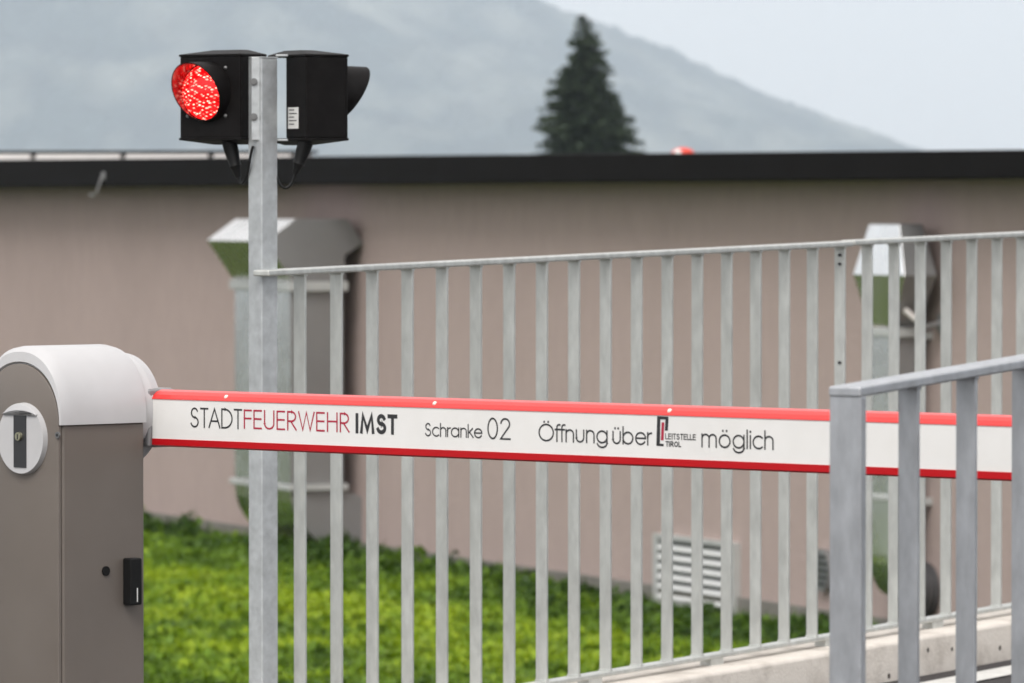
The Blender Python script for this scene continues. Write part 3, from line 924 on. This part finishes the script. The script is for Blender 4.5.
# side details on the face looking along the boom
def side(px, py): 
    p = hit(px, py, HF_(HWC, 0, 0), UH); q = HF_.local(p); return q[1], q[2]
y_, z_ = side(105.5, 571)
MB().cyl(HF_(HWC, y_, z_), HF_(HWC + .0025, y_, z_), .0085, n=22).build('plug', M['black'], barrier, smooth=True)
y0_, zt_ = side(122.5, 558); y1_, zb_ = side(134.5, 558)[0], side(122.5, 605)[1]
b = MB(); b.box(HF_, (HWC, y0_, zb_), (HWC + .021, y1_, zt_)); rdr = b.build('sensor_box', M['black'], barrier, bevel=.003, label='small black sensor box on the side of the cabinet')
b = MB(); b.box(HF_, (HWC + .02, y1_ - .013, zb_ + .006), (HWC + .0216, y1_ - .011, zb_ + .03)); b.build('marking', M['sticker'], rdr)
# hub disc and boom clamp
hz_ = at(122, 409, HC.y).z
HB_ = Frame(HC + UH * .008 + Vector((0, 0, hz_ - HC.z)), UH, AX)
MB().cyl(HB_(0, -.042, 0), HB_(0, -.02, 0), .100, .103, n=56).cyl(HB_(0, -.02, 0), HB_(0, .0, 0), .103, .099, n=56).build('hub', M['lgrey'], barrier, smooth=True)
b = MB(); b.box(HB_, (-.02, -.056, -.09), (.055, -.045, .09)); b.build('hub_gap', M['slot'], barrier)
clamp = MB(); clamp.box(BF, (-.03, -.032, -.052), (.017, .030, .052)); clamp.build('boom_clamp', M['clamp'], barrier, bevel=.006)
MB().cyl(BF(.006, .029, .038), BF(.006, .032, .038), .004, n=10).build('bolt', M['bolt'], barrier)
MB().cyl(BF(.006, .029, -.038), BF(.006, .032, -.038), .004, n=10).build('bolt', M['bolt'], barrier)

BEND = BL + .035
VT, VB, NTH = .0335, -.0355, .022
def ext(prof, name, m, parent, x0=.018, x1=BEND, smooth=True):
    return MB().prism([BF(x0, n_, v_) for n_, v_ in prof], [BF(x1, n_, v_) for n_, v_ in prof]).build(name, m, parent, smooth=smooth, bevel=0)
boom = ext([(NTH, VB), (NTH, VT), (-NTH, VT), (-NTH, VB)], 'boom', M['white'], barrier, smooth=False)
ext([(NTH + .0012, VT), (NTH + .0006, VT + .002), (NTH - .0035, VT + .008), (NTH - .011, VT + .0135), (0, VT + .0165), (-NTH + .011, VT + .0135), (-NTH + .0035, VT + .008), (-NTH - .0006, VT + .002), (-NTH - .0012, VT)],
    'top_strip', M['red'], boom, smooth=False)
ext([(NTH + .0012, VB), (-NTH - .0012, VB), (-NTH - .0012, VB - .004), (-NTH + .003, VB - .010), (-.006, VB - .0145), (.006, VB - .0145), (NTH - .004, VB - .0135), (NTH + .0008, VB - .011)], 'bottom_strip', M['shaded_red'], boom, smooth=False)
b = MB(); b.box(BF, (BEND, -.024, VB - .016), (BEND + .004, .024, VT + .020)); b.build('end_cap', M['lgrey'], boom, bevel=.001)
def boom_uv(px, py, n_=NTH):
    p = hit(px, py, BF(0, n_, 0), BN)
    d = p - B0
    u = d.dot(UH) / UX.dot(UH)
    return u, d.z - UX.z * u
for px, py in ((224.5, 394.5), (433, 400.5), (668, 408), (905, 414)):
    u, v = boom_uv(px, py)
    nv = (BN + Vector((0, 0, .8))).normalized()
    MB().dome(BF(u, NTH - .004, VT + .0075), nv, .0042, .003, n=10, rings=3).build('stud', M['led'], boom, smooth=True)

# ---- lettering: geometric sans drawn as strokes (cap height 1)
def arc(cx, cy, rx, ry, a0, a1, n=14):
    return [(cx + rx * math.cos(R(a0 + (a1 - a0) * i / n)), cy + ry * math.sin(R(a0 + (a1 - a0) * i / n))) for i in range(n + 1)]
XH = .71
def bowl(cx, r=.34): return arc(cx, XH / 2, r, XH / 2, 0, 360, 24)
def nshape(x0, w, ): return arc(x0 + w / 2, XH - w / 2 * .98, w / 2, w / 2 * .98, 180, 0, 12)
DOT = lambda x, y: [(x - .012, y), (x + .012, y)]
G = {
 'S': (.50, [arc(.25, .755, .20, .245, 25, 270, 14) + arc(.25, .255, .235, .255, 90, -160, 14)]),
 'T': (.46, [[(0, 1), (.46, 1)], [(.23, 1), (.23, 0)]]),
 'A': (.70, [[(0, 0), (.35, 1), (.70, 0)], [(.12, .34), (.58, .34)]]),
 'D': (.66, [[(0, 0), (0, 1), (.18, 1)] + arc(.18, .5, .48, .5, 90, -90, 18) + [(0, 0)]]),
 'F': (.42, [[(0, 0), (0, 1), (.42, 1)], [(0, .54), (.40, .54)]]),
 'E': (.44, [[(.44, 0), (0, 0), (0, 1), (.44, 1)], [(0, .53), (.42, .53)]]),
 'U': (.56, [[(0, 1), (0, .30)] + arc(.28, .30, .28, .30, 180, 360, 14) + [(.56, 1)]]),
 'R': (.48, [[(0, 0), (0, 1), (.22, 1)] + arc(.22, .735, .25, .265, 90, -90, 12) + [(0, .47)], [(.18, .47), (.50, 0)]]),
 'W': (.92, [[(0, 1), (.24, 0), (.46, 1), (.68, 0), (.92, 1)]]),
 'H': (.56, [[(0, 0), (0, 1)], [(.56, 0), (.56, 1)], [(0, .54), (.56, .54)]]),
 'I': (.0, [[(0, 0), (0, 1)]]),
 'M': (.78, [[(0, 0), (.10, 1), (.39, .10), (.68, 1), (.78, 0)]]),
 'L': (.36, [[(0, 1), (0, 0), (.36, 0)]]),
 'O': (.98, [arc(.49, .5, .49, .5, 0, 360, 30)]),
 'Ö': (.98, [arc(.49, .5, .49, .5, 0, 360, 30), DOT(.35, 1.16), DOT(.63, 1.16)]),
 '0': (.56, [arc(.28, .5, .28, .5, 0, 360, 26)]),
 '2': (.54, [arc(.27, .74, .26, .26, 170, -28, 12) + [(0, 0), (.56, 0)]]),
 'c': (.58, [arc(.34, XH / 2, .34, XH / 2, 48, 312, 20)]),
 'h': (.50, [[(0, 0), (0, 1.02)], [(0, XH - .27)] + nshape(0, .50) + [(.50, 0)]]),
 'n': (.50, [[(0, 0), (0, XH)], [(0, XH - .27)] + nshape(0, .50) + [(.50, 0)]]),
 'm': (.90, [[(0, 0), (0, XH)], [(0, XH - .24)] + nshape(0, .45) + [(.45, 0)], [(.45, XH - .24)] + nshape(.45, .45) + [(.90, 0)]]),
 'r': (.24, [[(0, 0), (0, XH)], [(0, XH - .26)] + arc(.24, XH - .26, .24, .25, 180, 85, 8)]),
 'a': (.68, [bowl(.34), [(.68, XH), (.68, 0)]]),
 'k': (.44, [[(0, 0), (0, 1.02)], [(.40, XH), (.02, .34)], [(.12, .43), (.46, 0)]]),
 'e': (.68, [[(.02, .37), (.68, .37)] + arc(.34, XH / 2, .34, XH / 2, 3, 325, 24)]),
 'f': (.30, [arc(.26, .84, .15, .17, 70, 180, 8) + [(.11, 0)], [(0, XH), (.28, XH)]]),
 'u': (.50, [[(0, XH), (0, .26)] + arc(.25, .26, .25, .26, 180, 360, 12) + [(.50, XH)]]),
 'ü': (.50, [[(0, XH), (0, .26)] + arc(.25, .26, .25, .26, 180, 360, 12) + [(.50, XH)], DOT(.14, .93), DOT(.36, .93)]),
 'ö': (.68, [bowl(.34), DOT(.22, .95), DOT(.46, .95)]),
 'g': (.68, [bowl(.34), [(.68, XH), (.68, 0)] + arc(.35, 0, .33, .28, 0, -165, 12)]),
 'b': (.68, [bowl(.34), [(0, 0), (0, 1.02)]]),
 'l': (.0, [[(0, 0), (0, 1.02)]]),
 'i': (.0, [[(0, 0), (0, XH)], DOT(0, .95)]),
}
def stroke(mb, pts, w, tf, sq=True):
    """constant width ribbon along a polyline, mitred"""
    p = [Vector((x, y, 0)) for x, y in pts]
    closed = (p[0] - p[-1]).length < 1e-6
    if closed: p = p[:-1]
    n = len(p); k = len(mb.v)
    for i in range(n):
        a = p[i - 1] if (i > 0 or closed) else None
        c = p[(i + 1) % n] if (i < n - 1 or closed) else None
        d1 = (p[i] - a).normalized() if a is not None else (c - p[i]).normalized()
        d2 = (c - p[i]).normalized() if c is not None else d1
        t_ = (d1 + d2)
        t_ = t_.normalized() if t_.length > 1e-4 else d1
        nn_ = Vector((-t_.y, t_.x, 0))
        sc_ = min(2.2, 1 / max(.2, nn_.dot(Vector((-d1.y, d1.x, 0)))))
        e = Vector((0, 0, 0))
        if not closed and sq and i == 0: e = -d1 * w * .5
        if not closed and sq and i == n - 1: e = d1 * w * .5
        q = nn_ * (w / 2 * sc_)
        mb.v.append(tf(p[i] + e + q)); mb.v.append(tf(p[i] + e - q))
    for i in range(n if closed else n - 1):
        j = (i + 1) % n
        mb.face((k + 2 * i, k + 2 * j, k + 2 * j + 1, k + 2 * i + 1))
def write(text, x0, x1, xb, yb, yt, w, m, name='lettering', gap=.20):
    """text between pixel columns x0 and x1; baseline yb and cap line yt at column xb"""
    u0, u1 = boom_uv(x0, yb)[0], boom_uv(x1, yb)[0]
    vb, vt = boom_uv(xb, yb)[1], boom_uv(xb, yt)[1]
    cap = vt - vb
    pos, x = [], 0.0
    tight = {'T': -.07, 'A': -.07, 'W': -.04, 'f': -.10, 'r': -.08, 'k': -.05, 'c': -.04, 'F': -.03, 'L': -.06}
    for i, ch_ in enumerate(text):
        pos.append(x)
        x += G[ch_][0] + gap + tight.get(ch_, 0) + (tight.get(text[i + 1], 0) * .6 if i + 1 < len(text) else 0)
    tot = pos[-1] + G[text[-1]][0]
    sx = (u1 - u0 - w) / tot
    mb = MB()
    lay = [0]
    for ch_, xo in zip(text, pos):
        for st_ in G[ch_][1]:
            lay[0] = (lay[0] + 1) % 5
            lift = NTH + .0004 + .00003 * lay[0]
            pts = [(u0 + w / 2 + (xo + a) * sx, vb + w * .5 + c * (cap - w)) for a, c in st_]
            if len(st_) == 2 and abs(st_[0][0] - st_[1][0]) < .03 and abs(st_[0][1] - st_[1][1]) < 1e-6:   # dot
                cx_ = (pts[0][0] + pts[1][0]) / 2
                pts = [(cx_ - w * .62, pts[0][1]), (cx_ + w * .62, pts[0][1])]
                stroke(mb, pts, w * 1.15, lambda q: BF(q.x, lift, q.y), False)
            else:
                stroke(mb, pts, w, lambda q: BF(q.x, lift, q.y))
    me = bpy.data.meshes.new(name); me.from_pydata([tuple(p) for p in mb.v], [], mb.f); me.materials.append(m); me.update()
    o = bpy.data.objects.new(name, me); col.objects.link(o); set_parent(o, boom)
    return o
write('STADT', 190.3, 242.3, 195, 427.6, 407.4, .0031, M['ink'])
write('FEUERWEHR', 243.9, 349.3, 246, 428.8, 409.4, .0031, M['redink'])
write('IMST', 355.7, 397.5, 358, 433.4, 413.2, .0068, M['ink'], gap=.30)
write('Schranke', 425, 482.6, 428, 436.4, 422.8, .0024, M['ink'])
write('02', 487.5, 510.5, 491, 439.3, 417.4, .0030, M['ink'])
write('Öffnung', 538.6, 607.8, 546, 441.5, 423.5, .0029, M['ink'])
write('über', 612.5, 652, 626, 444.6, 426.6, .0029, M['ink'])
write('LEITSTELLE', 665.4, 696, 666, 439.2, 433.2, .0016, M['ink'], gap=.26)
write('TIR0L', 665.6, 681.3, 667, 446.6, 441.0, .0018, M['ink'], gap=.26)
write('möglich', 701.5, 773.8, 703, 447.4, 428.4, .0029, M['ink'])
lg = MB()
def logo_bar(pts, m):
    k = len(lg.v)
    for x, y in pts:
        u, v = boom_uv(x, y); lg.v.append(BF(u, NTH + .0005, v))
    lg.face(range(k, k + len(pts)), m)
logo_bar([(657.3, 416.1), (668.6, 416.7), (668.6, 419.7), (657.3, 419.1)], 0)
logo_bar([(657.3, 419.1), (660.5, 419.25), (660.1, 443.6), (656.6, 443.4)], 0)
logo_bar([(656.6, 443.4), (663.8, 443.8), (663.8, 446.2), (656.6, 445.8)], 0)
logo_bar([(665.6, 419.5), (668.6, 419.7), (668.0, 430.8), (665.0, 430.5)], 0)
logo_bar([(661.8, 422.2), (664.5, 422.35), (663.7, 440.3), (661.1, 440.1)], 1)
me = bpy.data.meshes.new('emblem'); me.from_pydata([tuple(p) for p in lg.v], [], lg.f)
me.materials.append(M['ink']); me.materials.append(M['redink']); me.polygons.foreach_set('material_index', lg.m); me.update()
o = bpy.data.objects.new('emblem', me); col.objects.link(o); set_parent(o, boom)

# ------------------------------------------------------------------ near railing at the right
NA_ = at(848, 386, 7.77); NB_ = at(1022, 358.5, 8.16)
NX = Vector((FX.x, FX.y, 0)); NY = FY
nslope = (NB_.z - NA_.z) / ((NB_ - NA_).dot(NX))
NF = Frame(Vector((NA_.x, NA_.y, 0)), NX, NY)
def nz(s): return NA_.z + nslope * s
gz = lambda s: road_z(RF.local(NF(s, 0, 0))[0])
near = thing('railing_fence', 'closer galvanised railing with flat end post in the right foreground', 'railing', NF(0, 0, gz(0)), 'galvanised railings')
b = MB(); b.box(NF, (-.0075, -.0245, gz(0) - .01), (.0075, .0245, nz(0) - .013)); b.build('post', M['galv_near'], near, bevel=.0018)
sloped_bar(NF, -.010, 2.6, -.025, .025, nz, .014, 'top_rail', M['galv_near'], near, .003)
sloped_bar(NF, .0075, 2.6, -.015, .015, lambda s: nz(s) - 1.0, .012, 'bottom_rail', M['galv_near'], near)
SPN = .147
first = None
p909 = NF.local(hit(909, 500, NF(0, 0, 0), NY))[0]
p966 = NF.local(hit(966.5, 500, NF(0, 0, 0), NY))[0]
for i in range(17):
    s = p909 + (p966 - p909) * i
    if s > 2.5: break
    if first is None:
        b = MB(); b.box(NF, (s - .004, -.015, nz(s) - 1.002), (s + .004, .015, nz(s) - .0125))
        b.box(NF, (s - .006, -.0165, nz(s) - .019), (s + .006, .0165, nz(s) - .0125))
        first = b.build('bar', M['galv_near'], near, bevel=.0012); s_first = s
    else:
        o = first.copy(); col.objects.link(o)
        o.location = first.location + NX * (s - s_first) + Vector((0, 0, nslope * (s - s_first)))
        o.parent = near; o.matrix_parent_inverse = first.matrix_parent_inverse
b = MB(); b.box(NF, (2.5, -.0245, gz(2.5) - .01), (2.515, .0245, nz(2.5) - .013)); b.build('post', M['galv_near'], near, bevel=.0018)

# ------------------------------------------------------------------ misty valley air
hz = MB(); hz.box(CF, (-8000, -2000, LAWN_Z - 6), (8000, 8600, 760))
hazeo = hz.build('haze', [])
hm = bpy.data.materials.new('haze'); hm.use_nodes = True
N, L = hm.node_tree.nodes, hm.node_tree.links
N.remove(N['Principled BSDF'])
pv = N.new('ShaderNodeVolumePrincipled')
pv.inputs['Color'].default_value = (.78, .89, 1.0, 1)
pv.inputs['Density'].default_value = 2.0e-4
pv.inputs['Anisotropy'].default_value = 0.0
L.new(pv.outputs[0], N['Material Output'].inputs['Volume'])
hazeo.data.materials.append(hm)
tag(hazeo, 'thin pale mist filling the valley', 'haze', kind='stuff')
